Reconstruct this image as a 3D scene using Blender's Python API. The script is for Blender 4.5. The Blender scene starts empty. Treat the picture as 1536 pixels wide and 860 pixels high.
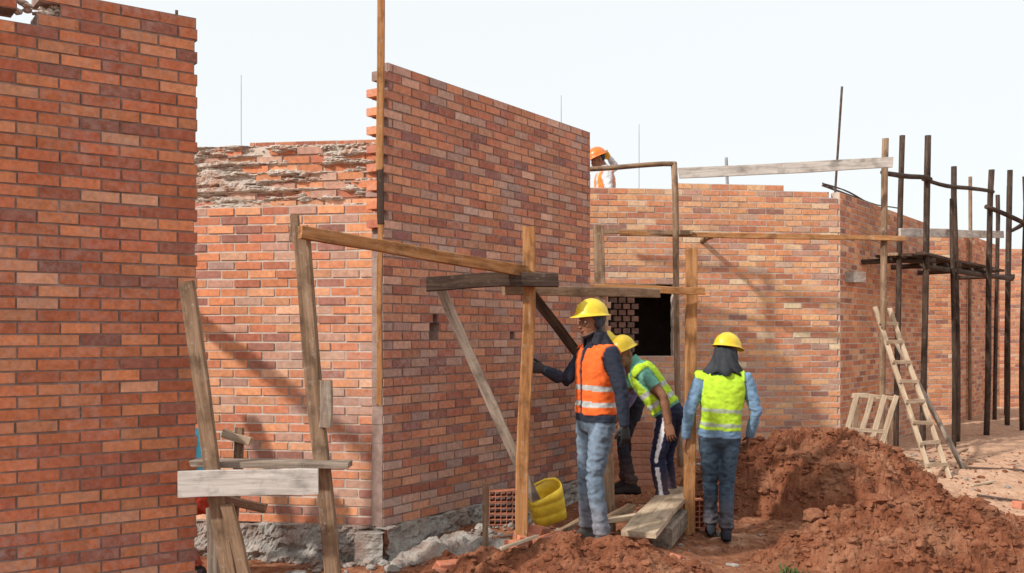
import bpy, bmesh, math, random
import numpy as np
from mathutils import Vector, Matrix, noise, Euler
random.seed(7)
RNG = np.random.default_rng(11)
scene = bpy.context.scene
COL = scene.collection

# ------------------------------------------------------------------ helpers
def link(o):
    COL.objects.link(o); return o
def empty(name, loc=(0,0,0)):
    o = bpy.data.objects.new(name, None); o.location = loc; o.empty_display_size = .2
    return link(o)
def mesh_obj(name, V, F, mat=None, parent=None, cols=None, smooth=False):
    me = bpy.data.meshes.new(name)
    V = np.asarray(V, dtype=float)
    me.from_pydata(V.tolist(), [], F if isinstance(F, list) else F.tolist())
    if cols is not None:
        a = me.color_attributes.new("Col", 'FLOAT_COLOR', 'POINT')
        c = np.ones((len(V), 4), dtype=np.float32); c[:, :3] = cols
        a.data.foreach_set("color", c.ravel())
    if mat: me.materials.append(mat)
    if smooth:
        me.polygons.foreach_set("use_smooth", [True]*len(me.polygons))
    me.update()
    o = bpy.data.objects.new(name, me); link(o)
    if parent: o.parent = parent
    return o

def hsh(ix, iy, s):
    n = (ix*374761393 + iy*668265263 + s*1274126177) & 0xFFFFFFFF
    n = ((n ^ (n >> 13))*1274126177) & 0xFFFFFFFF
    return ((n ^ (n >> 16)) & 0xFFFF)/65535.0
def vn(x, y, s=0):
    x = np.asarray(x, float); y = np.asarray(y, float)
    xi = np.floor(x).astype(np.int64); yi = np.floor(y).astype(np.int64)
    fx = x-xi; fy = y-yi
    fx = fx*fx*(3-2*fx); fy = fy*fy*(3-2*fy)
    a = hsh(xi, yi, s); b = hsh(xi+1, yi, s); c = hsh(xi, yi+1, s); d = hsh(xi+1, yi+1, s)
    return (a*(1-fx)+b*fx)*(1-fy)+(c*(1-fx)+d*fx)*fy - .5
def fbm(x, y, s=0, o=4, g=.5):
    r = 0; a = 1
    for i in range(o):
        r = r + a*vn(x*2**i+i*17.3, y*2**i-i*9.1, s+i); a *= g
    return r
def sstep(a, b, x):
    t = np.clip((x-a)/(b-a), 0, 1); return t*t*(3-2*t)

# ------------------------------------------------------------------ materials
def nmat(name):
    m = bpy.data.materials.new(name); m.use_nodes = True
    nt = m.node_tree; b = nt.nodes["Principled BSDF"]
    return m, nt, b
def nd(nt, t, **k):
    n = nt.nodes.new(t)
    for a, v in k.items(): setattr(n, a, v)
    return n
def noise_tex(nt, vec, scale, detail=4, rough=.55, dist=0):
    n = nd(nt, 'ShaderNodeTexNoise'); n.inputs['Scale'].default_value = scale
    n.inputs['Detail'].default_value = detail; n.inputs['Roughness'].default_value = rough
    n.inputs['Distortion'].default_value = dist
    nt.links.new(vec, n.inputs['Vector']); return n.outputs['Fac']
def ramp(nt, fac, stops):
    r = nd(nt, 'ShaderNodeValToRGB'); e = r.color_ramp.elements
    while len(e) < len(stops): e.new(.5)
    for i, (p, c) in enumerate(stops):
        e[i].position = p; e[i].color = (c[0], c[1], c[2], 1) if hasattr(c, '__len__') else (c, c, c, 1)
    nt.links.new(fac, r.inputs[0]); return r.outputs[0]
def mixc(nt, fac, a, b, mode='MIX'):
    m = nd(nt, 'ShaderNodeMixRGB', blend_type=mode)
    for s, v in ((0, fac), (1, a), (2, b)):
        if hasattr(v, 'is_output'): nt.links.new(v, m.inputs[s])
        elif hasattr(v, '__len__'): m.inputs[s].default_value = (v[0], v[1], v[2], 1)
        else: m.inputs[s].default_value = v
    return m.outputs[0]
def bump(nt, b, h, strength, dist):
    n = nd(nt, 'ShaderNodeBump'); n.inputs['Strength'].default_value = strength
    n.inputs['Distance'].default_value = dist
    nt.links.new(h, n.inputs['Height']); nt.links.new(n.outputs[0], b.inputs['Normal'])
def objco(nt, scale=None):
    t = nd(nt, 'ShaderNodeTexCoord')
    if scale is None: return t.outputs['Object']
    m = nd(nt, 'ShaderNodeMapping'); m.inputs['Scale'].default_value = scale
    nt.links.new(t.outputs['Object'], m.inputs['Vector']); return m.outputs[0]

def wood(name, c1, c2, c3, rough=.8):
    m, nt, b = nmat(name)
    oi = nd(nt, 'ShaderNodeObjectInfo')
    v = objco(nt, (14, 14, 1.1))
    add = nd(nt, 'ShaderNodeVectorMath', operation='ADD'); nt.links.new(v, add.inputs[0])
    mul = nd(nt, 'ShaderNodeMath', operation='MULTIPLY'); nt.links.new(oi.outputs['Random'], mul.inputs[0]); mul.inputs[1].default_value = 37
    nt.links.new(mul.outputs[0], add.inputs[1])
    f = noise_tex(nt, add.outputs[0], 2.2, 8, .65, .8)
    c = ramp(nt, f, [(.3, c1), (.5, c2), (.7, c3)])
    g = noise_tex(nt, objco(nt, (3, 3, 2)), 2.5, 6, .6)
    c = mixc(nt, ramp(nt, g, [(.48, 0), (.70, .75)]), c, [x*.35 for x in c1])
    d = noise_tex(nt, objco(nt, (4, 4, 3)), 6, 5, .7)
    c = mixc(nt, ramp(nt, d, [(.57, 0), (.68, .5 if c2[0] > .1 else .15)]), c, (.42, .35, .30))
    nt.links.new(c, b.inputs['Base Color']); b.inputs['Roughness'].default_value = rough
    b.inputs['Specular IOR Level'].default_value = .2
    bump(nt, b, f, .5, .006)
    return m
W_ORANGE = wood('wood_fresh', (.20, .085, .03), (.38, .18, .07), (.52, .28, .13))
W_BROWN = wood('wood_brown', (.13, .075, .045), (.25, .16, .10), (.36, .25, .17))
W_DARK = wood('wood_dark', (.028, .018, .014), (.06, .038, .028), (.12, .08, .058))
W_GREY = wood('wood_weathered', (.14, .10, .075), (.27, .21, .165), (.42, .35, .29))
W_PALE = wood('wood_pale', (.32, .22, .14), (.48, .36, .25), (.60, .48, .36))
W_WHITE = wood('wood_whitened', (.35, .31, .28), (.52, .48, .44), (.64, .60, .56))

def brick_mat():
    m, nt, b = nmat('brick')
    at = nd(nt, 'ShaderNodeAttribute', attribute_name='Col')
    oc = objco(nt)
    n1 = noise_tex(nt, oc, 28, 5, .65)
    c = mixc(nt, 1, at.outputs['Color'], ramp(nt, n1, [(.25, .66), (.75, 1.24)]), 'MULTIPLY')
    n2 = noise_tex(nt, oc, 1.1, 4, .6); n3 = noise_tex(nt, oc, 22, 5, .7)
    f = nd(nt, 'ShaderNodeMath', operation='MULTIPLY')
    nt.links.new(ramp(nt, n2, [(.42, .2), (.64, 1)]), f.inputs[0]); nt.links.new(ramp(nt, n3, [(.40, 0), (.72, .62)]), f.inputs[1])
    c = mixc(nt, f.outputs[0], c, (.50, .40, .37))
    n4 = noise_tex(nt, objco(nt, (1, 1, .35)), 2.3, 5, .65)
    c = mixc(nt, ramp(nt, n4, [(.55, 0), (.8, .35)]), c, (.16, .07, .05))
    nt.links.new(c, b.inputs['Base Color']); b.inputs['Roughness'].default_value = .85
    b.inputs['Specular IOR Level'].default_value = .2
    bump(nt, b, noise_tex(nt, oc, 140, 3), .5, .003)
    return m
M_BRICK = brick_mat()
def simple(name, stops, scale=6, detail=6, rough=.9, bs=40, bstr=.5, bd=.01, spec=.2, sc=None, stain=None, ss=2.0, st=(.45, .68), sa=.7):
    m, nt, b = nmat(name)
    oc = objco(nt, sc)
    c = ramp(nt, noise_tex(nt, oc, scale, detail, .65), stops)
    if stain: c = mixc(nt, ramp(nt, noise_tex(nt, oc, ss, 7, .7), [(st[0], 0), (st[1], sa)]), c, stain)
    nt.links.new(c, b.inputs['Base Color']); b.inputs['Roughness'].default_value = rough
    b.inputs['Specular IOR Level'].default_value = spec
    bump(nt, b, noise_tex(nt, oc, bs, 6, .65), bstr, bd)
    return m
M_MORTAR = simple('mortar', [(.3, (.42, .33, .27)), (.55, (.57, .48, .41)), (.75, (.68, .61, .54))], 9, rough=.95, bs=90, bd=.004)
M_MORTAR_D = simple('mortar_dark', [(.3, (.18, .12, .10)), (.55, (.29, .205, .175)), (.75, (.42, .33, .29))], 9, rough=.95, bs=90, bd=.004)  # darker mortar for the near left wall and the gable wall
M_CONC = simple('concrete', [(.3, (.20, .175, .155)), (.5, (.36, .33, .30)), (.72, (.50, .47, .43))], 7, 8, rough=.95, bs=32, bstr=.9, bd=.03, stain=(.28, .13, .08), ss=3)
M_SMEAR = simple('rough_mortar', [(.3, (.34, .28, .24)), (.5, (.50, .43, .37)), (.72, (.62, .56, .50))], 14, rough=.95, bs=60, bstr=.8, bd=.01, stain=(.42, .20, .12), ss=6, st=(.5, .62))
M_SOIL = simple('red_soil', [(.28, (.10, .034, .017)), (.5, (.235, .083, .041)), (.75, (.39, .165, .092))], 6, 9, .95, 45, .9, .03, stain=(.47, .25, .15), ss=2.2, st=(.5, .72), sa=.6)
M_REBAR = simple('rusty_steel', [(.3, (.05, .03, .025)), (.7, (.13, .09, .07))], 30, rough=.7)
M_STEELGREY = simple('grey_steel', [(.3, (.25, .26, .27)), (.7, (.34, .35, .36))], 30, rough=.6)
M_DARKROOM = simple('room_shade', [(.3, (.06, .045, .04)), (.7, (.1, .08, .07))], 5)  # near-black colour puts the room's shade into its inner walls

def ground_mat():
    m, nt, b = nmat('ground_earth')
    oc = objco(nt)
    at = nd(nt, 'ShaderNodeAttribute', attribute_name='Col')
    n = noise_tex(nt, oc, 2.4, 10, .7); n2 = noise_tex(nt, oc, 14, 8, .7)
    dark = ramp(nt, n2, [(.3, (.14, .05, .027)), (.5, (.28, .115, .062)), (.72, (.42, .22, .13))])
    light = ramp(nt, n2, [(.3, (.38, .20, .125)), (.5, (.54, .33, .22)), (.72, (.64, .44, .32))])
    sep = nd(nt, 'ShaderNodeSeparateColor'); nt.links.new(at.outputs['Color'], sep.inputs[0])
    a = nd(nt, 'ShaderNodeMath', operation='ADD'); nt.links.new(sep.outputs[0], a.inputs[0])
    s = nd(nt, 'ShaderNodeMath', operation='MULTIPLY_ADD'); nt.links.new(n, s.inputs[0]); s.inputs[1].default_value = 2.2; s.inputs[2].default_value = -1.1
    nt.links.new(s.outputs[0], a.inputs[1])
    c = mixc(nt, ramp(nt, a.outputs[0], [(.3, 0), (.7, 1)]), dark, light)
    nt.links.new(c, b.inputs['Base Color']); b.inputs['Roughness'].default_value = .95
    b.inputs['Specular IOR Level'].default_value = .1
    bump(nt, b, noise_tex(nt, oc, 30, 8, .7), .8, .03)
    return m
M_GROUND = ground_mat()
def cloth_mat(name, rough=.9, amt=(.72, 1.18), scale=18, bd=.004):
    m, nt, b = nmat(name)
    at = nd(nt, 'ShaderNodeAttribute', attribute_name='Col')
    oc = objco(nt)
    c = mixc(nt, 1, at.outputs['Color'], ramp(nt, noise_tex(nt, oc, scale, 5, .6), [(.3, amt[0]), (.7, amt[1])]), 'MULTIPLY')
    nt.links.new(c, b.inputs['Base Color']); b.inputs['Roughness'].default_value = rough
    b.inputs['Specular IOR Level'].default_value = .25
    bump(nt, b, noise_tex(nt, oc, 26, 4, .6, .5), .6, bd*2)
    return m
M_CLOTH = cloth_mat('worker_clothing')
M_SKIN = cloth_mat('worker_skin', .5, (.9, 1.08), 30, .0008)
def plain(name, c, rough=.5, spec=.5):
    m, nt, b = nmat(name)
    oc = objco(nt)
    col = mixc(nt, 1, c, ramp(nt, noise_tex(nt, oc, 18, 5, .6), [(.35, .8), (.7, 1.05)]), 'MULTIPLY')
    nt.links.new(col, b.inputs['Base Color']); b.inputs['Roughness'].default_value = rough
    b.inputs['Specular IOR Level'].default_value = spec
    return m
M_HELM_Y = plain('helmet_yellow', (.80, .58, .03), .35)
M_HELM_O = plain('helmet_orange', (.80, .20, .03), .35)
M_CAN = plain('yellow_plastic', (.74, .52, .04), .5)
M_EYE = plain('eye_white', (.7, .65, .6), .3); M_PUP = plain('pupil', (.02, .01, .01), .2)
M_LEAF = simple('weed_leaf', [(.3, (.04, .08, .02)), (.7, (.10, .14, .05))], 20)

# ------------------------------------------------------------------ terrain height
def gz(x, y):
    x = np.asarray(x, float); y = np.asarray(y, float)
    g = .27*sstep(8.7, 11.2, y)
    g = g + .20*np.exp(-(((x-.62)**2)/.55+((y-7.4)**2)/.45))
    g = g + .20*np.exp(-(((x-1.15)**2)/.22+((y-9.0)**2)/.25))
    g = g + .16*np.exp(-(((x+.2)**2)/.8+((y-8.0)**2)/.5))
    return g
def gh(x, y):
    d = np.hypot(x-3, y-9)
    amp = .05+.05*sstep(6, 30, d)
    return gz(x, y)+amp*fbm(x*1.3, y*1.3, 3, 3)+.035*fbm(x*6, y*6, 9, 4, .6)*np.where(d < 40, 1, 0)

def grid_faces(nx, ny):
    i = np.arange(nx-1)[None, :]; j = np.arange(ny-1)[:, None]
    a = (j*nx+i).ravel()
    return np.stack([a, a+1, a+1+nx, a+nx], 1)
xs = np.concatenate([-np.geomspace(900, 5.3, 26), np.arange(-5, 8.5, .04), np.arange(8.5, 14, .15), np.geomspace(14.5, 900, 24)])
ys = np.concatenate([-np.geomspace(900, 1, 22), np.linspace(-.5, 5, 14), np.arange(5.2, 13, .04), np.arange(13, 24, .12), np.geomspace(24.5, 1500, 26)])
X, Y = np.meshgrid(xs, ys)
Z = gh(X, Y)
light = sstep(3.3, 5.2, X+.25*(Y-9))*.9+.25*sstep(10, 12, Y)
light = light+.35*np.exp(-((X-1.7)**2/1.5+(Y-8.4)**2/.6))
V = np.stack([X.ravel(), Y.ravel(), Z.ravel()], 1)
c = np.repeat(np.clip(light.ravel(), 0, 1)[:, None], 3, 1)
mesh_obj('ground', V, grid_faces(len(xs), len(ys)), M_GROUND, cols=c, smooth=True)

def mound(name, cx, cy, rx, ry, H, seed, n=150, craggy=.16):
    xx = np.linspace(-1.35, 1.35, n); A, B = np.meshgrid(xx, xx)
    r = np.hypot(A, B)*(1+.28*fbm(A*1.5+seed, B*1.5, seed, 3))
    prof = np.clip(1-r**1.7, -.5, 1)
    prof = np.where(prof > 0, np.abs(prof)**.8, prof)
    wx = cx+A*rx; wy = cy+B*ry
    rid = (.5-np.abs(fbm(wx*3.2, wy*3.2, seed+5, 5, .6)))*craggy + fbm(wx*9, wy*9, seed+8, 5, .7)*craggy*.6
    z = gz(wx, wy)-.05+H*prof+np.where(prof > -.05, rid*np.clip(prof*3+.25, 0, 1), 0)
    V = np.stack([wx.ravel(), wy.ravel(), z.ravel()], 1)
    mesh_obj(name, V, grid_faces(n, n), M_SOIL, smooth=False)
    return (wx, wy, z, prof)
m1 = mound('dirt_mound', 3.15, 9.85, 1.28, .90, .66, 21, 200)
m2 = mound('dirt_mound', 3.15, 7.75, 1.20, .78, .47, 44, 200, craggy=.15)
m3 = mound('dirt_mound', .35, 6.9, 1.2, .5, .17, 60, 150, craggy=.10)

def ico(sub):
    bm = bmesh.new(); bmesh.ops.create_icosphere(bm, subdivisions=sub, radius=1)
    v = np.array([tuple(p.co) for p in bm.verts]); f = np.array([[q.index for q in p.verts] for p in bm.faces]); bm.free()
    return v, f
def scatter(name, pts, sizes, mat, seed=0, sub=2):
    rr = np.random.default_rng(seed)
    bv, bf = ico(sub); VV = []; FF = []; o = 0
    for p, s in zip(pts, sizes):
        v = bv*(1+.5*(rr.random((len(bv), 1))-.5))*np.array([rr.uniform(.7, 1.3), rr.uniform(.7, 1.3), rr.uniform(.45, .9)])*s
        a = rr.uniform(0, 6.28); ca, sa = math.cos(a), math.sin(a)
        v = v @ np.array([[ca, -sa, 0], [sa, ca, 0], [0, 0, 1]])
        VV.append(v+p); FF.append(bf+o); o += len(bv)
    return mesh_obj(name, np.concatenate(VV), np.concatenate(FF), mat)
pts = []; sz = []
for (wx, wy, z, pr), N in ((m1, 1900), (m2, 1900), (m3, 600)):
    idx = np.argwhere(pr > -.12)
    for k in RNG.choice(len(idx), N):
        i, j = idx[k]; pts.append((wx[i, j], wy[i, j], z[i, j]+.002)); sz.append(min(.07, .006+RNG.exponential(.012)))
for k in range(3800):
    x = RNG.uniform(-1.2, 6.5); y = RNG.uniform(6.6, 12.5)
    if RNG.random() < .3: x = RNG.uniform(1.8, 5)
    pts.append((x, y, float(gh(x, y))+.002)); sz.append(min(.04, .004+RNG.exponential(.007)))
scatter('soil_clods', pts, sz, M_SOIL, 5)
rp = []; rs = []
for k in range(500):
    x = RNG.uniform(-1, 7); y = RNG.uniform(7, 13); rp.append((x, y, float(gh(x, y))+.003)); rs.append(min(.05, .005+RNG.exponential(.010)))
for k in range(260):
    t = RNG.random(); x = -1.6+1.5*t+RNG.normal(0, .12) if RNG.random() < .6 else RNG.uniform(-.9, .3); y = 7.45+RNG.normal(0, .14) if x < -.9 else 7.3+(x+.9)*.9+RNG.normal(0, .14)
    rp.append((x, y, float(gh(x, y))+.01)); rs.append(min(.05, .008+RNG.exponential(.014)))
scatter('rubble', rp, rs, M_CONC, 6, 2)

# ------------------------------------------------------------------ brick walls
PAL = np.array([(.52, .185, .088), (.58, .235, .115), (.47, .155, .078), (.39, .125, .072), (.55, .25, .135), (.29, .115, .085), (.62, .33, .21)])
PW = np.array([.25, .22, .18, .13, .10, .07, .05])
CH = .07; BL = .225
CUBE = np.array([[0, 1, 2, 3], [5, 4, 7, 6], [4, 0, 3, 7], [1, 5, 6, 2], [3, 2, 6, 7], [4, 5, 1, 0]])
def brick_panel(parent, name, p0, p1, z0, z1, thick=.11, seed=0, tint=(1, 1, 1), holes=(), tooth0=None, top=None, mort=None, left_normal=False, jit=.004, pale=0, rec=.004, jw=.013):  # tint: raised on sunlit walls, so some sunlight sits in the brick colour
    rr = np.random.default_rng(seed)
    p0 = np.array(p0, float); p1 = np.array(p1, float)
    L = np.linalg.norm(p1-p0); u = (p1-p0)/L
    n = np.array([u[1], -u[0]])
    if left_normal: n = -n
    BV = []; BC = []; MV = []
    nc = int(round((z1-z0)/CH)); g = jw/2
    def box(s0, s1, za, zb, d0, d1, tl=0):
        out = []
        for d in (d0, d1):
            for (s, z) in ((s0, za), (s1, za), (s1, zb+tl), (s0, zb)):
                q = p0+u*s+n*d; out.append((q[0], q[1], z))
        return out
    for i in range(nc):
        z = z0+i*CH
        off = (i % 2)*BL/2+rr.uniform(-.006, .006)
        sa = 0 if not tooth0 or not (tooth0(z) and i % 2) else tooth0(z)
        sb = L
        s = -off
        while s < L:
            a = max(s, sa); b = min(s+BL-jw+rr.uniform(-.003, .002), sb)
            s += BL
            if b-a < .03: continue
            mid = (a+b)/2
            if top is not None and z+CH > top(mid): continue
            if any(h[0] < b-.03 and h[1] > a+.03 and h[2] < z+.05 and h[3] > z+.01 for h in holes):
                ok = False
                for h in holes:
                    if h[2] < z+.05 and h[3] > z+.01:
                        if a < h[0]-.04 and b > h[0]: b = h[0]; ok = True
                        elif b > h[1]+.04 and a < h[1]: a = h[1]; ok = True
                if not ok: continue
            j = rr.uniform(-jit*.3, jit)
            zj = rr.uniform(-.0015, .0015)
            BV += box(a, b, z+zj, z+CH-jw+zj, j, -thick, rr.uniform(-.0025, .0025))
            cc = PAL[rr.choice(len(PAL), p=PW)]*rr.uniform(.80, 1.16)*np.array(tint)
            if pale and rr.random() < pale: cc = cc*.45+np.array([.30, .23, .20])*.8
            BC += [cc]*8
            MV += box(a-g, b+g, z-g, z+CH-g, -rec, -thick+.007)
    def faces(N):
        base = CUBE[:, ::-1] if left_normal else CUBE
        return (base[None]+8*np.arange(N)[:, None, None]).reshape(-1, 4)
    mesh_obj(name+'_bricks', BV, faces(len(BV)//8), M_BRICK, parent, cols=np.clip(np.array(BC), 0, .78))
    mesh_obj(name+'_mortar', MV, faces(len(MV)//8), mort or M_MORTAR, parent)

def rough_strip(parent, name, p0, p1, z0, z1, out0, out1, amp, seed, mat=M_CONC):
    p0 = np.array(p0, float); p1 = np.array(p1, float); L = np.linalg.norm(p1-p0); u = (p1-p0)/L; n = np.array([u[1], -u[0]])
    ns = int(L/.014); prof = [(out0, z0)]+[(out0+(out1-out0)*t, z0+(z1-z0)*t) for t in np.linspace(.03, 1, 30)]+[(out1*.5, z1+.004), (-.06, z1+.004)]
    S = np.linspace(0, L, ns); VV = []
    for k, (o, z) in enumerate(prof):
        nn = fbm(S*6+seed, np.full_like(S, z*9+k*.05), seed, 6, .7)*amp
        edge = 1 if 0 < k < len(prof)-1 else 0
        oo = o+nn*edge; zz = z+(fbm(S*5, np.full_like(S, k*.3), seed+3, 4)*amp*.4 if k < len(prof)-3 else np.minimum(0, fbm(S*5, S*0, seed+3, 4)*amp*.8))
        VV.append(np.stack([p0[0]+u[0]*S+n[0]*oo, p0[1]+u[1]*S+n[1]*oo, zz+0*S], 1))
    mesh_obj(name, np.concatenate(VV), grid_faces(ns, len(prof)), mat, parent, smooth=False)
def slabbox(parent, name, x0, x1, y0, y1, z0, z1, mat):
    V = [(x, y, z) for z in (z0, z1) for x, y in ((x0, y0), (x1, y0), (x1, y1), (x0, y1))]
    F = [[0, 3, 2, 1], [4, 5, 6, 7], [0, 1, 5, 4], [1, 2, 6, 5], [2, 3, 7, 6], [3, 0, 4, 7]]
    return mesh_obj(name, V, F, mat, parent)
def blobs(parent, name, pts, sizes, mat, seed):
    o = scatter(name, pts, sizes, mat, seed, 2); o.parent = parent; return o

# --- near wall (left)
w1 = empty('brick_wall')
e1 = np.array([-1.955, 6.2]); d1 = np.array([1.355, 1.0])/math.hypot(1.355, 1)
s1 = e1-d1*3.375
def top1(s):
    r = 3.375-s
    if .80 < r < .98: return 3.63+.01
    if .98 <= r < 1.12: return 3.56+.01
    return 3.80
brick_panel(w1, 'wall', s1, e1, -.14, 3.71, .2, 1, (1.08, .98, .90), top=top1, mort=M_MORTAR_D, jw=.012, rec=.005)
bp = []
for k in range(60):
    r = RNG.uniform(.72, 1.3); q = e1-d1*r
    bp.append((q[0]-.03+RNG.uniform(-.06, .02), q[1]+.05, 3.60+RNG.uniform(-.03, .03)))
blobs(w1, 'mortar_lumps', bp, RNG.uniform(.010, .03, 60), M_SMEAR, 3)

# --- centre building: mid wall, set-back wall, return wall
b1 = empty('brick_building')
A = np.array([-.965, 7.5]); B = np.array([.793, 10.17])
dm = (B-A)/np.linalg.norm(B-A); nm = np.array([dm[1], -dm[0]])
brick_panel(b1, 'gable_wall', A, B, .30, 3.75+.02, .115, 2, (.98, 1.04, 1.18),
            holes=[(.55, .70, 1.74, 1.81), (.60, .66, 1.81, 1.87), (1.72, 1.78, 1.72, 1.78)],
            tooth0=lambda z: .06 if z > 2.6 else 0, mort=M_MORTAR_D, pale=.18)
Q0 = np.array([-4.6, 8.2]); Q1 = np.array([-.99, 7.6]); dq = (Q1-Q0)/np.linalg.norm(Q1-Q0)
brick_panel(b1, 'side_wall', Q0, Q1, .29, 2.74, .11, 3, (1.22, 1.30, 1.30), jit=.007, pale=.17, jw=.015)  # lighter tint: sunlit wall brightened through its brick colour
nq = np.array([dq[1], -dq[0]])
R0 = Q0-nq*.16; R1 = Q1-nq*.16+dq*.05
brick_panel(b1, 'inner_leaf', R0, R1, 2.32, 3.24, .11, 4, (1.18, 1.25, 1.28), jit=.022, pale=.3, jw=.015,
            top=lambda s: 3.24+.01-(.07 if vn(s*2.2, 1.5, 4) > .12 else 0))
slabbox(b1, 'cavity_fill', 0, 1, 0, 1, 0, 1, M_SMEAR).matrix_world = Matrix(((dq[0]*3.6, -nq[0]*.05, 0, Q0[0]-nq[0]*.11), (dq[1]*3.6, -nq[1]*.05, 0, Q0[1]-nq[1]*.11), (0, 0, 2.39, .3), (0, 0, 0, 1)))
Lr = np.linalg.norm(R1-R0)
ns, nz = 380, 120
S_, Z_ = np.meshgrid(np.linspace(Lr-2.2, Lr-.02, ns), np.linspace(2.70, 3.235, nz))
streak = fbm(S_*5, Z_*26, 71, 5, .6)
cov = sstep(Lr-.75, Lr-1.5, S_)*.26-.12
jointy = .16*np.cos((Z_-2.32)/CH*2*math.pi)
hgt = (streak+cov+jointy)
o_ = np.clip(.012+hgt*.085, -.03, .05)+.012*fbm(S_*40, Z_*40, 77, 3)
PX = R0[0]+dq[0]*S_+nq[0]*o_; PY = R0[1]+dq[1]*S_+nq[1]*o_
mesh_obj('mortar_skin', np.stack([PX.ravel(), PY.ravel(), Z_.ravel()], 1), grid_faces(ns, nz), M_SMEAR, b1, smooth=False)
bp = []; bs = []
for k in range(170):
    s = Lr-RNG.uniform(0, 1.9); q = R0+dq*s-nq*RNG.uniform(.0, .1); bp.append((q[0], q[1], 3.19+RNG.uniform(0, .04))); bs.append(RNG.uniform(.008, .024))
blobs(b1, 'mortar_bed', bp, bs, M_SMEAR, 9)
BL2 = B+np.array([-3.6, .55])
brick_panel(b1, 'rear_wall', B+np.array([-.10, .075]), BL2, .30, 3.77, .11, 5, left_normal=True)
rough_strip(b1, 'footing_side', Q0, Q1+dq*.02, -.3, .285, .12, .035, .06, 3)
rough_strip(b1, 'footing_gable', A-dm*.03, B, -.2, .295, .15, .035, .06, 9)
rough_strip(b1, 'footing_block', (-1.17, 7.44), (-.955, 7.40), -.2, .265, .02, .01, .02, 15)
slabbox(b1, 'footing_block_core', -1.165, -.965, 7.42, 7.56, -.2, .26, M_CONC)
n = 130; aa = np.linspace(-1.3, 1.3, n); AA, BB = np.meshgrid(aa, aa)
r = np.hypot(AA, BB)*(1+.45*fbm(AA*2, BB*2, 31, 3)); pr = np.clip(1-r**2, -.4, 1)
wx = -.5+AA*.50; wy = 7.48+BB*.42
z = gz(wx, wy)-.03+.10*pr+.09*fbm(wx*5, wy*5, 14, 6, .6)
mesh_obj('concrete_spill', np.stack([wx.ravel(), wy.ravel(), z.ravel()], 1), grid_faces(n, n), M_CONC, smooth=False)

# --- right building
b2 = empty('brick_building')
L0 = np.array([-2.0, 11.25]); C = np.array([3.936, 12.0])
def top2(s):
    t = 3.47
    if 4.0 < s < 5.2: t = 3.54
    if s > 5.85: t = 3.40
    return t+.01
holes = [(3.17, 3.93, 1.52, 2.33)]
brick_panel(b2, 'front_wall', L0, C, .02, 3.61, .11, 6, (1.36, 1.66, 1.68), holes=holes, top=top2, jit=.005, pale=.12, jw=.015, rec=.003)  # strongest tint: sunlight on this front is put into the bricks
ds = np.array([.721, 1.0])/math.hypot(.721, 1)
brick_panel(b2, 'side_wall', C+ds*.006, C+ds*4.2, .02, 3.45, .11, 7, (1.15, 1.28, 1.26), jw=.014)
df = (C-L0)/np.linalg.norm(C-L0); nf = np.array([df[1], -df[0]])
LV = []; LC = []
for i in range(11):
    z = 1.53+i*.072
    for k in range(3):
        s = 3.18+k*.105+(i % 2)*.05
        if s+.06 > 3.50: continue
        for d in (-.05, -.14):
            for (a, b) in ((0, 0), (.08, 0), (.08, .06), (0, .06)):
                q = L0+df*(s+a)+nf*d; LV.append((q[0], q[1], z+b))
        LC += [np.array([.20, .10, .07])*random.uniform(.6, 1.2)]*8
mesh_obj('window_lattice', LV, (CUBE[None]+8*np.arange(len(LV)//8)[:, None, None]).reshape(-1, 4), M_BRICK, b2, cols=np.array(LC))
slabbox(b2, 'shade_slab', -1.5, 4.3, 12.15, 15.2, 2.37, 2.5, M_CONC)  # slab added to keep the room behind the window dark; roof worker's platform too
slabbox(b2, 'inner_partition', -1.5, 4.3, 13.3, 13.42, .0, 2.36, M_DARKROOM)  # walls added behind the window so the opening looks dark
slabbox(b2, 'room_darkener_b', .6, .7, 12.0, 13.3, .0, 2.36, M_DARKROOM)
slabbox(b2, 'room_darkener_c', 2.6, 2.7, 12.1, 13.3, .0, 2.36, M_DARKROOM)

b3 = empty('brick_building')
D0 = np.array([7.15, 16.2])
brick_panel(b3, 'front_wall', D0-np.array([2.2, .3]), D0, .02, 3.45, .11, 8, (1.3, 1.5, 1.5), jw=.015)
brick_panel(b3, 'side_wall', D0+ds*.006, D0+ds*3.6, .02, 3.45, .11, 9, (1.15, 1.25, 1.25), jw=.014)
b4 = empty('brick_building')
E0 = np.array([9.55, 20.0])
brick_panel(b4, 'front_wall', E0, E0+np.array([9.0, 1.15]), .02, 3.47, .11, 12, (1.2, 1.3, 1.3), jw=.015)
brick_panel(b4, 'side_wall', E0, E0+np.array([.6, .9])*4, .02, 3.45, .11, 13, left_normal=True)

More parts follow.
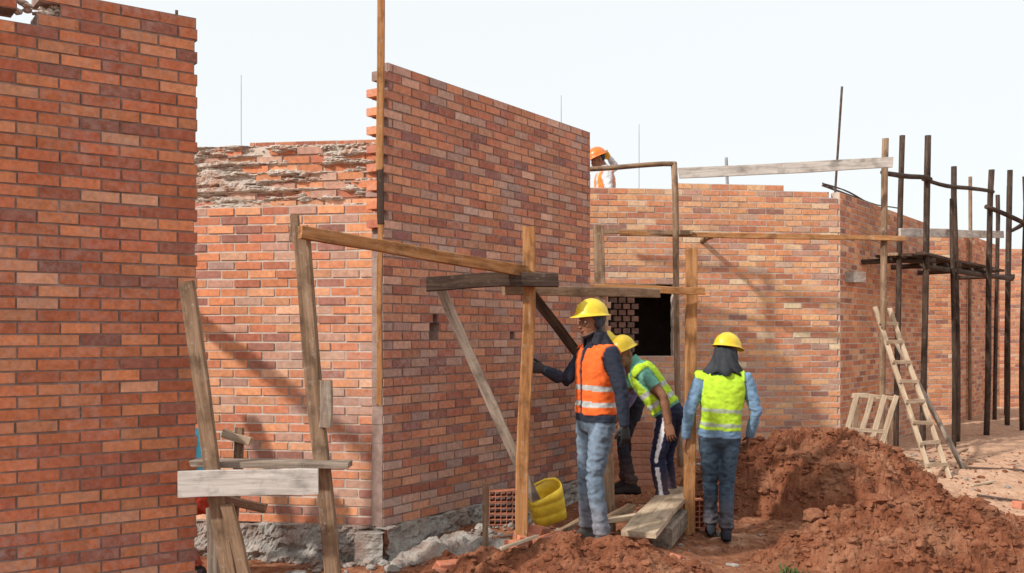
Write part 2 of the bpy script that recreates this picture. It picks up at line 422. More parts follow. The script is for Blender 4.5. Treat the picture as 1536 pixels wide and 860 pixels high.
# ------------------------------------------------------------------ timbers
TN = [0]
def timber(parent, name, p0, p1, w, t, mat, roll=0, warp=.006, ref=(0, -1, 0), seg=7, taper=0):
    p0 = Vector(p0); p1 = Vector(p1); ax = p1-p0; L = ax.length; ax.normalize()
    r = Vector(ref)
    if abs(ax.dot(r)) > .95: r = Vector((0, 0, 1))
    yv = (r-ax*ax.dot(r)).normalized(); xv = yv.cross(ax).normalized()
    TN[0] += 1; s = TN[0]*3.7
    bm = bmesh.new(); rings = []
    for i in range(seg+1):
        f = i/seg; cx = warp*2*noise.noise((s, f*2, 0)); cy = warp*2*noise.noise((s, f*2, 9))
        ww = w/2*(1-taper*f)*(1+.07*noise.noise((s, f*6, 3))); tt = t/2*(1-taper*f)*(1+.07*noise.noise((s, f*6, 5)))
        e = .008 if i in (0, seg) else 0
        rings.append([bm.verts.new((cx+a*ww, cy+b*tt, f*L+random.uniform(-e, e))) for a, b in ((-1, -1), (1, -1), (1, 1), (-1, 1))])
    for i in range(seg):
        for k in range(4):
            bm.faces.new((rings[i][k], rings[i][(k+1) % 4], rings[i+1][(k+1) % 4], rings[i+1][k]))
    bm.faces.new(rings[0][::-1]); bm.faces.new(rings[-1])
    bmesh.ops.recalc_face_normals(bm, faces=bm.faces)
    longe = [e for e in bm.edges if abs((e.verts[0].co-e.verts[1].co).normalized().z) > .9]
    bmesh.ops.bevel(bm, geom=longe, offset=min(w, t)*.08, segments=1, affect='EDGES')
    me = bpy.data.meshes.new(name); bm.to_mesh(me); bm.free(); me.materials.append(mat)
    o = bpy.data.objects.new(name, me); link(o); o.parent = parent
    M = Matrix((xv, yv, ax)).transposed().to_4x4() @ Matrix.Rotation(roll, 4, 'Z'); M.translation = p0
    o.matrix_world = M
    return o
def pole(parent, name, p0, p1, r, mat, wob=.02, r1=None, seg=10):
    p0 = Vector(p0); p1 = Vector(p1); ax = (p1-p0); L = ax.length; ax.normalize()
    q = ax.to_track_quat('Z', 'Y'); TN[0] += 1; s = TN[0]*2.3
    bm = bmesh.new(); rings = []; r1 = r1 or r
    for i in range(seg+1):
        f = i/seg; rad = (r+(r1-r)*f)*(1+(.10*noise.noise((s, f*4, 2)) if r > .02 else 0))
        cx = wob*noise.noise((s, f*1.6, 1)); cy = wob*noise.noise((s, f*1.6, 7))
        if i in (0, seg): cx *= .3; cy *= .3
        rings.append([bm.verts.new((cx+rad*math.cos(a)*(1+.05*noise.noise((s, a, f*5))), cy+rad*math.sin(a), f*L)) for a in [k*math.pi/4 for k in range(8)]])
    for i in range(seg):
        for k in range(8): bm.faces.new((rings[i][k], rings[i][(k+1) % 8], rings[i+1][(k+1) % 8], rings[i+1][k]))
    bm.faces.new(rings[0][::-1]); bm.faces.new(rings[-1])
    me = bpy.data.meshes.new(name); bm.to_mesh(me); bm.free(); me.materials.append(mat)
    for p in me.polygons: p.use_smooth = len(p.vertices) == 4
    o = bpy.data.objects.new(name, me); link(o); o.parent = parent
    M = q.to_matrix().to_4x4(); M.translation = p0; o.matrix_world = M
    return o

tf = empty('timber_frame')
timber(tf, 'post', (-1.06, 6.12, -.1), (-1.293, 6.1, 2.40), .092, .075, W_BROWN, warp=.018)
timber(tf, 'post_tip', (-1.33, 6.11, 2.30), (-1.325, 6.11, 2.47), .05, .05, W_BROWN)
timber(tf, 'post', (.072, 7.2, .1), (.12, 7.2, 2.518), .09, .09, W_ORANGE, warp=.012)
timber(tf, 'beam', (-1.27, 6.02, 2.355), (.10, 7.12, 2.187), .078, .05, W_ORANGE, ref=(.6, -.75, 0))
timber(tf, 'short_beam', (-.60, 7.08, 2.105), (.331, 7.08, 2.13), .10, .07, W_DARK, warp=.01)
timber(tf, 'brace', (-.52, 7.26, 2.08), (.17, 7.35, .52), .075, .04, W_GREY)
timber(tf, 'brace', (.15, 7.28, 2.03), (.62, 7.75, 1.45), .075, .04, W_DARK)
timber(tf, 'rail', (-.064, 7.28, 2.06), (1.20, 8.2, 2.078), .072, .045, W_BROWN, ref=(.5, -.8, 0))
timber(tf, 'rail', (.68, 8.26, 2.13), (1.615, 8.38, 2.10), .06, .045, W_ORANGE)
timber(tf, 'post', (.82, 8.32, .1), (.719, 8.32, 2.646), .085, .06, W_BROWN)
timber(tf, 'post', (1.50, 8.5, .0), (1.53, 8.5, 2.475), .092, .06, W_ORANGE)
timber(tf, 'block', (-1.125, 6.04, 1.18), (-1.13, 6.04, 1.46), .07, .05, W_GREY)
timber(tf, 'stake', (-.2, 7.5, .0), (-.2, 7.5, .625), .045, .03, W_BROWN)

ll = empty('timber_trestle')
timber(ll, 'leaning_post', (-1.60, 5.86, -.1), (-1.925, 5.9, 2.05), .088, .05, W_BROWN, warp=.014)
timber(ll, 'broad_board', (-1.915, 5.76, .874), (-1.115, 5.76, .893), .15, .028, W_WHITE)
timber(ll, 'shelf_board', (-1.915, 6.02, .975), (-.975, 6.04, .957), .035, .17, W_GREY)
timber(ll, 'short_post', (-1.66, 5.82, .75), (-1.47, 5.82, .0), .07, .04, W_BROWN)
timber(ll, 'short_post', (-1.95, 6.5, .62), (-1.93, 6.5, -.1), .07, .05, W_GREY)
timber(ll, 'rear_rail', (-2.08, 7.2, 1.03), (-1.88, 7.2, .965), .06, .04, W_PALE)
timber(ll, 'rear_post', (-1.97, 7.23, 1.07), (-2.03, 7.23, .0), .06, .05, W_BROWN)
timber(ll, 'rear_rail', (-2.3, 7.2, .62), (-1.75, 7.1, .50), .06, .04, W_BROWN)
casters = empty('scaffolding')  # unseen timbers added behind the left wall to cast slanting shadows
timber(casters, 'putlog', (-2.72, 6.4, 2.37), (-3.10, 7.6, 2.38), .10, .10, W_BROWN)  # added beam for the upper shadow band on the set-back wall
timber(casters, 'post', (-2.75, 6.4, -.1), (-2.75, 6.4, 2.55), .07, .07, W_BROWN)
timber(casters, 'brace', (-3.03, 6.76, 1.40), (-2.72, 7.28, 1.72), .12, .10, W_BROWN)
timber(casters, 'post', (-3.35, 7.5, -.1), (-3.35, 7.5, 2.6), .07, .07, W_BROWN)

pp = empty('profile_pole')
timber(pp, 'upper', (-.975, 7.36, 2.95), (-.955, 7.36, 4.9), .052, .045, W_ORANGE)
timber(pp, 'middle', (-.965, 7.36, 2.55), (-.975, 7.36, 3.0), .048, .042, W_DARK)
timber(pp, 'lower', (-.985, 7.36, 1.22), (-.965, 7.36, 2.6), .038, .03, W_ORANGE)
TV = []; TC = []
na = -dm
for i in range(33, 50, 2):
    z = .30+i*CH
    if z > 3.72 or z < 2.6: continue
    for d in (0, .115):
        for (s, zz) in ((-.0, 0), (.07, 0), (.07, .058), (-.0, .058)):
            q = A+na*(s-.01)+(-nm)*d; TV.append((q[0], q[1], z+zz-CH))
    TC += [PAL[RNG.integers(0, 5)]*1.15]*8
mesh_obj('toothing_bricks', TV, (CUBE[None, :, ::-1]+8*np.arange(len(TV)//8)[:, None, None]).reshape(-1, 4), M_BRICK, b1, cols=np.array(TC))

sc = empty('scaffolding')
pole(sc, 'standard', (1.87, 11, .1), (1.775, 11, 3.63), .034, W_BROWN, .04)
pole(sc, 'rail', (.5, 11, 3.55), (1.80, 11, 3.61), .028, W_BROWN)
timber(sc, 'guard_board', (1.82, 10.93, 3.495), (4.15, 10.9, 3.61), .115, .03, W_WHITE)
timber(sc, 'ledger', (1.2, 11.15, 2.86), (4.38, 11.15, 2.80), .055, .045, W_ORANGE)
timber(sc, 'ledger', (.95, 11.2, 2.88), (2.0, 11.1, 2.87), .05, .04, W_BROWN)
pole(sc, 'putlog', (2.25, 11.3, 2.84), (2.25, 11.85, 2.84), .03, W_BROWN)
pole(sc, 'standard', (4.15, 11.2, .1), (4.185, 11.2, 3.93), .038, W_BROWN, .03)
pole(sc, 'standard', (4.80, 12.5, .1), (4.88, 12.5, 4.22), .036, W_DARK, .03)
pole(sc, 'standard', (5.13, 12.5, .1), (5.20, 12.5, 4.22), .041, W_DARK, .03)
pole(sc, 'standard', (6.01, 13.5, .1), (5.97, 13.5, 4.0), .041, W_DARK, .03)
pole(sc, 'standard', (5.75, 13.0, .1), (5.72, 13.0, 3.5), .030, W_DARK, .03)
pole(sc, 'standard', (7.79, 17, .1), (7.79, 17, 4.41), .032, W_BROWN, .03)
pole(sc, 'standard', (6.87, 14.5, .1), (6.96, 14.5, 4.12), .043, W_DARK, .03)
pole(sc, 'standard', (7.92, 16, .1), (7.97, 16, 4.36), .043, W_DARK, .03)
pole(sc, 'standard', (7.66, 15, .1), (7.69, 15, 4.1), .041, W_DARK, .03)
pole(sc, 'standard', (8.9, 18, .1), (8.95, 18, 4.4), .045, W_DARK)
pole(sc, 'standard', (8.2, 17, .1), (8.25, 17, 4.1), .035, W_DARK)
pole(sc, 'rail', (4.15, 11.2, 3.557), (5.2, 12.45, 3.66), .03, W_DARK, .05)
pole(sc, 'rail', (5.1, 12.4, 3.66), (6.95, 14.45, 3.79), .028, W_DARK, .05)
pole(sc, 'rail', (6.83, 14.4, 3.57), (7.75, 15, 3.38), .036, W_DARK)
pole(sc, 'rail', (7.7, 15, 3.4), (9.0, 18, 3.6), .035, W_DARK)
timber(sc, 'toe_board', (4.75, 12.25, 2.98), (7.61, 15.5, 3.28), .11, .03, W_WHITE, ref=(.7, -.7, 0))
for k in range(4):
    o = .13*k
    timber(sc, 'platform_board', (4.62+o, 12.55-o*.7, 2.72+.01*(k % 2)), (7.35+o, 16.1-o*.7, 2.74), .12, .035, W_DARK if k != 1 else W_BROWN, ref=(0, 0, 1))
for (a, b) in (((5.2, 12.5), (4.3, 12.75)), ((5.98, 13.5), (5.1, 13.85)), ((6.92, 14.5), (6.0, 15.0)), ((7.95, 16), (7.0, 16.5))):
    pole(sc, 'putlog', (a[0]+.1*(a[0]-b[0]), a[1], 2.66), (b[0], b[1], 2.66), .035, W_DARK)
pole(sc, 'ledger', (5.15, 12.45, 2.58), (8.0, 16.0, 2.62), .036, W_DARK)
pole(sc, 'raking_brace', (4.616, 12, 1.63), (5.0, 11.0, .2), .03, W_GREY)

ld = empty('ladder')
l0, l1 = Vector((4.424, 10.5, .17)), Vector((4.10, 11.3, 2.05)); r0, r1 = Vector((4.66, 10.62, .17)), Vector((4.30, 11.4, 2.03))
timber(ld, 'stile', l0, l1, .05, .035, W_PALE); timber(ld, 'stile', r0, r1, .05, .035, W_PALE)
for k in range(8):
    f = .1+k*.115
    a = l0.lerp(l1, f); b = r0.lerp(r1, f+random.uniform(-.01, .01)); e = (b-a).normalized()*.03
    timber(ld, 'rung', a-e+Vector((0, -.03, 0)), b+e+Vector((0, -.03, 0)), .04, .022, W_PALE)
sh = empty('sawhorse')
timber(sh, 'top_rail', (3.68, 10.8, 1.08), (4.17, 10.85, 1.04), .05, .05, W_PALE)
for x in (3.72, 3.88, 4.02, 4.14):
    timber(sh, 'leg', (x, 10.78, 1.08), (x-.25, 10.72, .3), .05, .03, W_PALE)
for x in (3.74, 4.12):
    timber(sh, 'back_leg', (x, 10.84, 1.05), (x+.05, 11.15, .22), .05, .03, W_PALE)
timber(sh, 'cross_bar', (3.56, 10.72, .72), (4.02, 10.76, .70), .04, .025, W_PALE)

pk = empty('timber_planks')
timber(pk, 'plank', (.93, 7.40, .265), (1.50, 8.95, .36), .27, .04, W_PALE, ref=(0, 0, 1))
timber(pk, 'beam', (1.16, 7.72, .17), (1.42, 8.5, .18), .15, .16, W_GREY, ref=(0, 0, 1))
timber(pk, 'offcut', (.55, 7.75, .27), (1.1, 8.05, .29), .07, .04, W_PALE, ref=(0, 0, 1))
timber(pk, 'offcut', (.72, 7.9, .25), (.98, 8.2, .33), .09, .04, W_BROWN, ref=(0, 0, 1))
timber(pk, 'stick', (-.08, 6.95, .25), (.18, 7.1, .31), .03, .02, W_PALE, ref=(0, 0, 1))
timber(pk, 'offcut', (.35, 7.5, .26), (.62, 7.95, .30), .05, .03, W_BROWN, ref=(0, 0, 1))

rb = empty('rebar')
pole(rb, 'bar', (3.90, 12.1, 3.3), (3.96, 12.0, 4.71), .014, M_REBAR, .0)
pole(rb, 'bar', (2.6, 12.05, 3.4), (2.57, 12.0, 3.86), .02, M_STEELGREY, .0)
pole(rb, 'bar', (5.2, 13.9, 3.3), (5.2, 13.9, 3.9), .012, M_REBAR, .0)
pole(rb, 'bar', (6.3, 15.2, 3.3), (6.35, 15.2, 4.1), .012, M_REBAR, .0)
for k in range(4):
    pole(rb, 'loose_bar', (3.7+.03*k, 11.9+.1*k, 3.50+.03*k), (5.2+.1*k, 14.2, 3.48+.04*(k % 2)), .009, M_REBAR, .12)
pole(rb, 'bar', (-2.13, 6.35, 3.6), (-2.13, 6.35, 3.80), .01, M_REBAR, 0)
pole(rb, 'mast', (-3.25, 12, 2.8), (-3.25, 12, 4.85), .004, M_STEELGREY, 0)
pole(rb, 'mast', (.60, 12.2, 2.4), (.60, 12.2, 4.65), .004, M_STEELGREY, 0)
pole(rb, 'mast', (1.55, 12.2, 2.4), (1.55, 12.2, 4.3), .004, M_STEELGREY, 0)

def loose(parent, name, x, y, z, rz, rx=0, ry=0, hollow=False, c=(.5, .17, .09)):
    l, w, h = .105, .05, .032
    parts = []
    if hollow:
        l, w, h = .12, .06, .045
        t = .007
        parts += [(-l, l, -w, w, -h, -h+t), (-l, l, -w, w, h-t, h)]
        parts += [(-l, l, -w+.0005, w-.0005, -.004, .004)]
        for k in range(6):
            xx = -l+.0005+k*(2*l-t-.001)/5; parts.append((xx, xx+t, -w+.001, w-.001, -h+t, h-t))
    else: parts = [(-l, l, -w, w, -h, h)]
    VV = []; FF = []; o = 0
    for (a, b, c0, d, e, f) in parts:
        VV += [(x_, y_, z_) for z_ in (e, f) for x_, y_ in ((a, c0), (b, c0), (b, d), (a, d))]
        FF += [[i+o for i in q] for q in [[0, 3, 2, 1], [4, 5, 6, 7], [0, 1, 5, 4], [1, 2, 6, 5], [2, 3, 7, 6], [3, 0, 4, 7]]]; o += 8
    k = random.uniform(.8, 1.15)
    ob = mesh_obj(name, VV, FF, M_BRICK, parent, cols=np.tile(np.array([c])*k, (len(VV), 1)))
    M = Euler((rx, ry, rz)).to_matrix().to_4x4(); M.translation = (x, y, z); ob.matrix_world = M
    if not hollow:
        bv = ob.modifiers.new('b', 'BEVEL'); bv.width = .004; bv.segments = 1
    return ob
lb = empty('loose_bricks')
for (x, y, z, a, b_, c_) in ((.12, 7.22, .27, .5, .3, .1), (.26, 7.18, .27, -.4, .1, -.3), (.20, 7.34, .30, 1.2, .2, .2), (.03, 7.15, .24, 2.0, .1, .2),
                            (-.42, 7.0, .12, .4, .1, 0), (-.5, 6.98, .1, 1.5, .3, 0), (1.9, 9.3, .13, 1.1, .1, .1), (4.9, 9.6, .1, .6, .1, .1), (1.25, 7.35, .08, .8, .1, .3)):
    loose(lb, 'brick', x, y, z, a, b_, c_)
hb = empty('hollow_brick_stack')
for i in range(3):
    loose(hb, 'hollow_brick', -.07, 8.1, .25+i*.0925, .05+.03*i, hollow=True)
hb2 = empty('hollow_brick_stack')
loose(hb2, 'hollow_brick', 1.60, 8.62, .20, .1, 0, math.pi/2, hollow=True)
hb3 = empty('brick_stack')
for i in range(6):
    for k in range(2):
        loose(hb3, 'brick', 2.98+.22*k+.03*random.random(), 10.95, .33+i*.067, .05*random.random(), c=(.42, .15, .09))
hb4 = empty('brick_stack')
for i in range(9):
    loose(hb4, 'brick', 1.2+.02*random.random(), 9.3, .36+i*.067, .1*random.random(), c=(.6, .27, .17))

VV = []; FF = []
for k in range(60):
    x = 2.02+RNG.normal(0, .05); y = 7.2+RNG.normal(0, .08); z = float(gh(x, y)); a = RNG.uniform(0, 6.28); h = RNG.uniform(.03, .07)
    dx, dy = math.cos(a)*.006, math.sin(a)*.006; lx, ly = RNG.normal(0, .03, 2)
    i = len(VV); VV += [(x-dx, y-dy, z), (x+dx, y+dy, z), (x+lx+dx*1.5, y+ly+dy*1.5, z+h*.7), (x+lx*1.6, y+ly*1.6, z+h)]
    FF.append([i, i+1, i+2, i+3])
mesh_obj('weed_tuft', VV, FF, M_LEAF)

def lofted(rings, close=True):
    V = []; F = []; n = len(rings[0])
    for r in rings: V += [tuple(p) for p in r]
    for i in range(len(rings)-1):
        for k in range(n): F.append([i*n+k, i*n+(k+1) % n, (i+1)*n+(k+1) % n, (i+1)*n+k])
    if close:
        F.append(list(range(n))[::-1]); F.append([(len(rings)-1)*n+k for k in range(n)])
    return V, F
def rrect(hx, hy, z, n=28, e=4.5, slope=0):
    out = []
    for k in range(n):
        a = 2*math.pi*(k+.5)/n; c_, s_ = math.cos(a), math.sin(a)
        x = hx*math.copysign(abs(c_)**(2/e), c_)
        out.append((x, hy*math.copysign(abs(s_)**(2/e), s_), z+slope*x))
    return out
# cut-open yellow canister used as a bucket
jc = empty('yellow_plastic_bucket')
V, F = lofted([rrect(.11, .075, 0), rrect(.13, .095, .014), rrect(.135, .10, .09), rrect(.130, .096, .1), rrect(.137, .102, .11), rrect(.139, .104, .19), rrect(.134, .10, .20), rrect(.140, .105, .21),
               rrect(.142, .106, .27, slope=.25), rrect(.136, .100, .27, slope=.25), rrect(.132, .096, .2), rrect(.125, .09, .03)])
mesh_obj('body', V, F, M_CAN, jc, smooth=True)
def tube_np(P, R, n=12, ref=(0, 0, 1), fl=1.0):
    P = [np.array(p, float) for p in P]; rings = []
    for i, p in enumerate(P):
        t = P[min(i+1, len(P)-1)]-P[max(i-1, 0)]; t = t/np.linalg.norm(t)
        rf = np.array(ref, float)
        if abs(t@rf) > .93: rf = np.array([0, 1, 0.]) if abs(t[1]) < .8 else np.array([1., 0, 0])
        a = np.cross(t, rf); a /= np.linalg.norm(a); b = np.cross(a, t)
        rings.append([p+R[i]*(math.cos(q)*a+fl*math.sin(q)*b) for q in [k*2*math.pi/n for k in range(n)]])
    return lofted(rings)
V, F = tube_np([(-.13, 0, .22), (-.11, 0, .30), (-.05, 0, .345), (.03, 0, .355), (.10, 0, .34), (.138, 0, .29)], [.010]*6, 10, ref=(0, 1, 0))
mesh_obj('handle', V, F, M_CAN, jc, smooth=True)
jc.location = (.30, 7.90, .275); jc.rotation_euler = (.30, -.28, .2)

pt = [(4.6, 9.9), (5.0, 9.7), (5.4, 9.9), (5.7, 10.3), (5.5, 10.8), (5.0, 11.0)]
V, F = tube_np([(a, b, float(gh(a, b))+.02) for a, b in pt], [.012]*6, 8)
mesh_obj('hose', V, F, M_REBAR, smooth=True)
st = empty('scrap_timber')
for k in range(24):
    x = RNG.uniform(4.2, 7.2); y = RNG.uniform(8.6, 13); a = RNG.uniform(0, 3.1); l = RNG.uniform(.15, .5)
    z = float(gh(x, y))+.02
    timber(st, 'offcut', (x, y, z), (x+l*math.cos(a), y+l*math.sin(a), z+.02), .03, .018, W_PALE if k % 3 else W_BROWN, ref=(0, 0, 1))

# ------------------------------------------------------------------ people
def do_remesh(V, F, voxel, smooth=6):
    me = bpy.data.meshes.new('tmp'); me.from_pydata([tuple(map(float, v)) for v in V], [], F)
    o = bpy.data.objects.new('tmp', me); link(o)
    m = o.modifiers.new('r', 'REMESH'); m.mode = 'VOXEL'; m.voxel_size = voxel
    s = o.modifiers.new('s', 'SMOOTH'); s.factor = .5; s.iterations = smooth
    dg = bpy.context.evaluated_depsgraph_get(); ev = o.evaluated_get(dg); mm = ev.to_mesh()
    n = len(mm.vertices); v = np.empty(n*3); mm.vertices.foreach_get('co', v)
    nn = np.empty(n*3); mm.vertices.foreach_get('normal', nn)
    f = [list(p.vertices) for p in mm.polygons]
    ev.to_mesh_clear(); bpy.data.objects.remove(o); bpy.data.meshes.remove(me)
    return v.reshape(-1, 3), nn.reshape(-1, 3), f
class Acc:
    def __init__(s): s.V = []; s.F = []
    def add(s, VF):
        o = len(s.V); s.V += list(VF[0]); s.F += [[i+o for i in f] for f in VF[1]]
def ell(c, r, n=12):
    rings = []
    for i in range(1, n):
        th = math.pi*i/n-math.pi/2
        rings.append([(c[0]+r[0]*math.cos(th)*math.cos(a), c[1]+r[1]*math.cos(th)*math.sin(a), c[2]+r[2]*math.sin(th)) for a in [k*2*math.pi/16 for k in range(16)]])
    return lofted(rings)
def nrm(v): v = np.array(v, float); return v/np.linalg.norm(v)

def make_hand(parent, name, wr, d, back, thumb_sign, curl, color, sc=1.0):
    a = Acc()
    a.add(lofted([[(hx*math.cos(q), y, hz*math.sin(q)) for q in [k*math.pi/8 for k in range(16)]] for y, hx, hz in ((-.03, .026, .022), (0, .029, .021), (.03, .038, .018), (.065, .042, .016), (.09, .040, .013), (.097, .034, .009))]))
    for fx, ln, r, sp in ((.031, .072, .0092, .10), (.0105, .081, .0095, .03), (-.0105, .075, .009, -.04), (-.031, .058, .0082, -.12)):
        p = np.array([fx, .085, 0.]); ang = curl*.6; P = [p-np.array([0, .02, 0]), p]; R = [r, r*1.05]
        for k, fr in enumerate((.45, .3, .25)):
            p = p+ln*fr*np.array([math.sin(sp), math.cos(ang), -math.sin(ang)]); ang += curl; P.append(p); R.append(r*(1-.09*(k+1)))
        a.add(tube_np(P, R, 10, ref=(1, 0, 0)))
    P = [np.array([.02, .01, -.004]), np.array([.042, .035, -.012]), np.array([.058, .062, -.02-.01*curl]), np.array([.062, .085, -.028-.02*curl])]
    a.add(tube_np(P, [.014, .0125, .011, .009], 10))
    V, N, F = do_remesh(a.V, a.F, .0038, 3)
    V = V*sc
    d = nrm(d); back = np.array(back, float); back = nrm(back-d*(back@d)); x = np.cross(d, back)*thumb_sign
    M = np.stack([x, d, back], 0)
    W = V@M+np.array(wr)
    if thumb_sign < 0: F = [f[::-1] for f in F]
    mesh_obj(name, W, F, M_SKIN, parent, cols=np.tile(np.array([color]), (len(W), 1)), smooth=True)

def make_head(parent, pos, fwd, up, skin, helmet, hood=None):
    f = nrm(fwd); up = nrm(np.array(up, float)-f*(np.array(up, float)@f)); rt = np.cross(f, up)
    M = np.stack([rt, f, up], 0); pos = np.array(pos, float)
    a = Acc()
    a.add(ell((0, -.012, .03), (.076, .096, .088))); a.add(ell((0, .02, -.028), (.062, .07, .085)))
    a.add(ell((0, .045, -.078), (.04, .042, .032))); a.add(ell((0, .078, .026), (.045, .014, .010)))
    a.add(tube_np([(0, .082, .018), (0, .10, -.015), (0, .105, -.032), (0, .09, -.038)], [.007, .012, .016, .012], 10))
    a.add(ell((0, .088, -.058), (.023, .012, .006))); a.add(ell((0, .087, -.069), (.02, .012, .006)))
    for s in (-1, 1):
        a.add(ell((s*.076, -.008, -.008), (.010, .02, .032))); a.add(ell((s*.04, .062, -.02), (.02, .02, .02)))
    a.add(tube_np([(0, -.015, -.04), (0, -.03, -.10), (0, -.045, -.19)], [.058, .056, .066], 16))
    V, N, F = do_remesh(a.V, a.F, .0048, 3)
    c = np.tile(np.array([skin]), (len(V), 1)).astype(float)
    lips = (np.abs(V[:, 0]) < .024) & (V[:, 1] > .085) & (V[:, 2] < -.052) & (V[:, 2] > -.075)
    c[lips] *= np.array([.75, .55, .55])
    hair = (V[:, 2] > -.03) & (V[:, 1] < -.025) | (V[:, 2] > .07)
    c[hair & (np.abs(V[:, 0]) < .08)] = (.012, .01, .01)
    if hood is not None:
        e = (V[:, 0]/.072)**2+((V[:, 2]+.008)/.088)**2
        cov = ~((V[:, 1] > -.002) & (e < 1))
        V = V+N*np.where(cov, .011, 0)[:, None]
        c[cov] = hood
    W = V@M+pos
    mesh_obj('head', W, F, M_SKIN, parent, cols=c, smooth=True)
    for s in (-1, 1):
        for r, y, mt, nm_ in ((.0115, .078, M_EYE, 'eye'), (.006, .0862, M_PUP, 'pupil')):
            v, ff = ell((s*.03, y, .004), (r*1.1, r*.8, r*.75), 8)
            mesh_obj(nm_, np.array(v)@M+pos, ff, mt, parent, smooth=True)
    rings = []; n = 36
    angs = [k*2*math.pi/n for k in range(n)]
    def ring(t, ex=0, dz=0, front=0):
        out = []
        for q in angs:
            fr = max(0, math.sin(q))**2
            x = (.106*math.cos(t)+ex+front*fr*.3)*math.cos(q); y = (.128*math.cos(t)+ex+front*fr)*math.sin(q)
            z = .112*math.sin(t)**.95+dz-front*fr*.25
            if abs(x) < .02 and t > .35: z += .006
            elif .045 < abs(x) < .06 and t > .5: z += .003
            out.append((x, y-.005, z+.056))
        return out
    rings.append(ring(0, .018, -.010, .035)); rings.append(ring(0, .014, -.005, .03)); rings.append(ring(0, .003, 0, .004))
    for t in (.12, .3, .5, .7, .9, 1.1, 1.28, 1.42, 1.52): rings.append(ring(t))
    v, ff = lofted(rings); ff = ff[:-2]+[ff[-1]]
    o = mesh_obj('hard_hat', np.array(v)@M+pos, ff, helmet, parent, smooth=True)
    so = o.modifiers.new('s', 'SOLIDIFY'); so.thickness = .003
    return M, pos

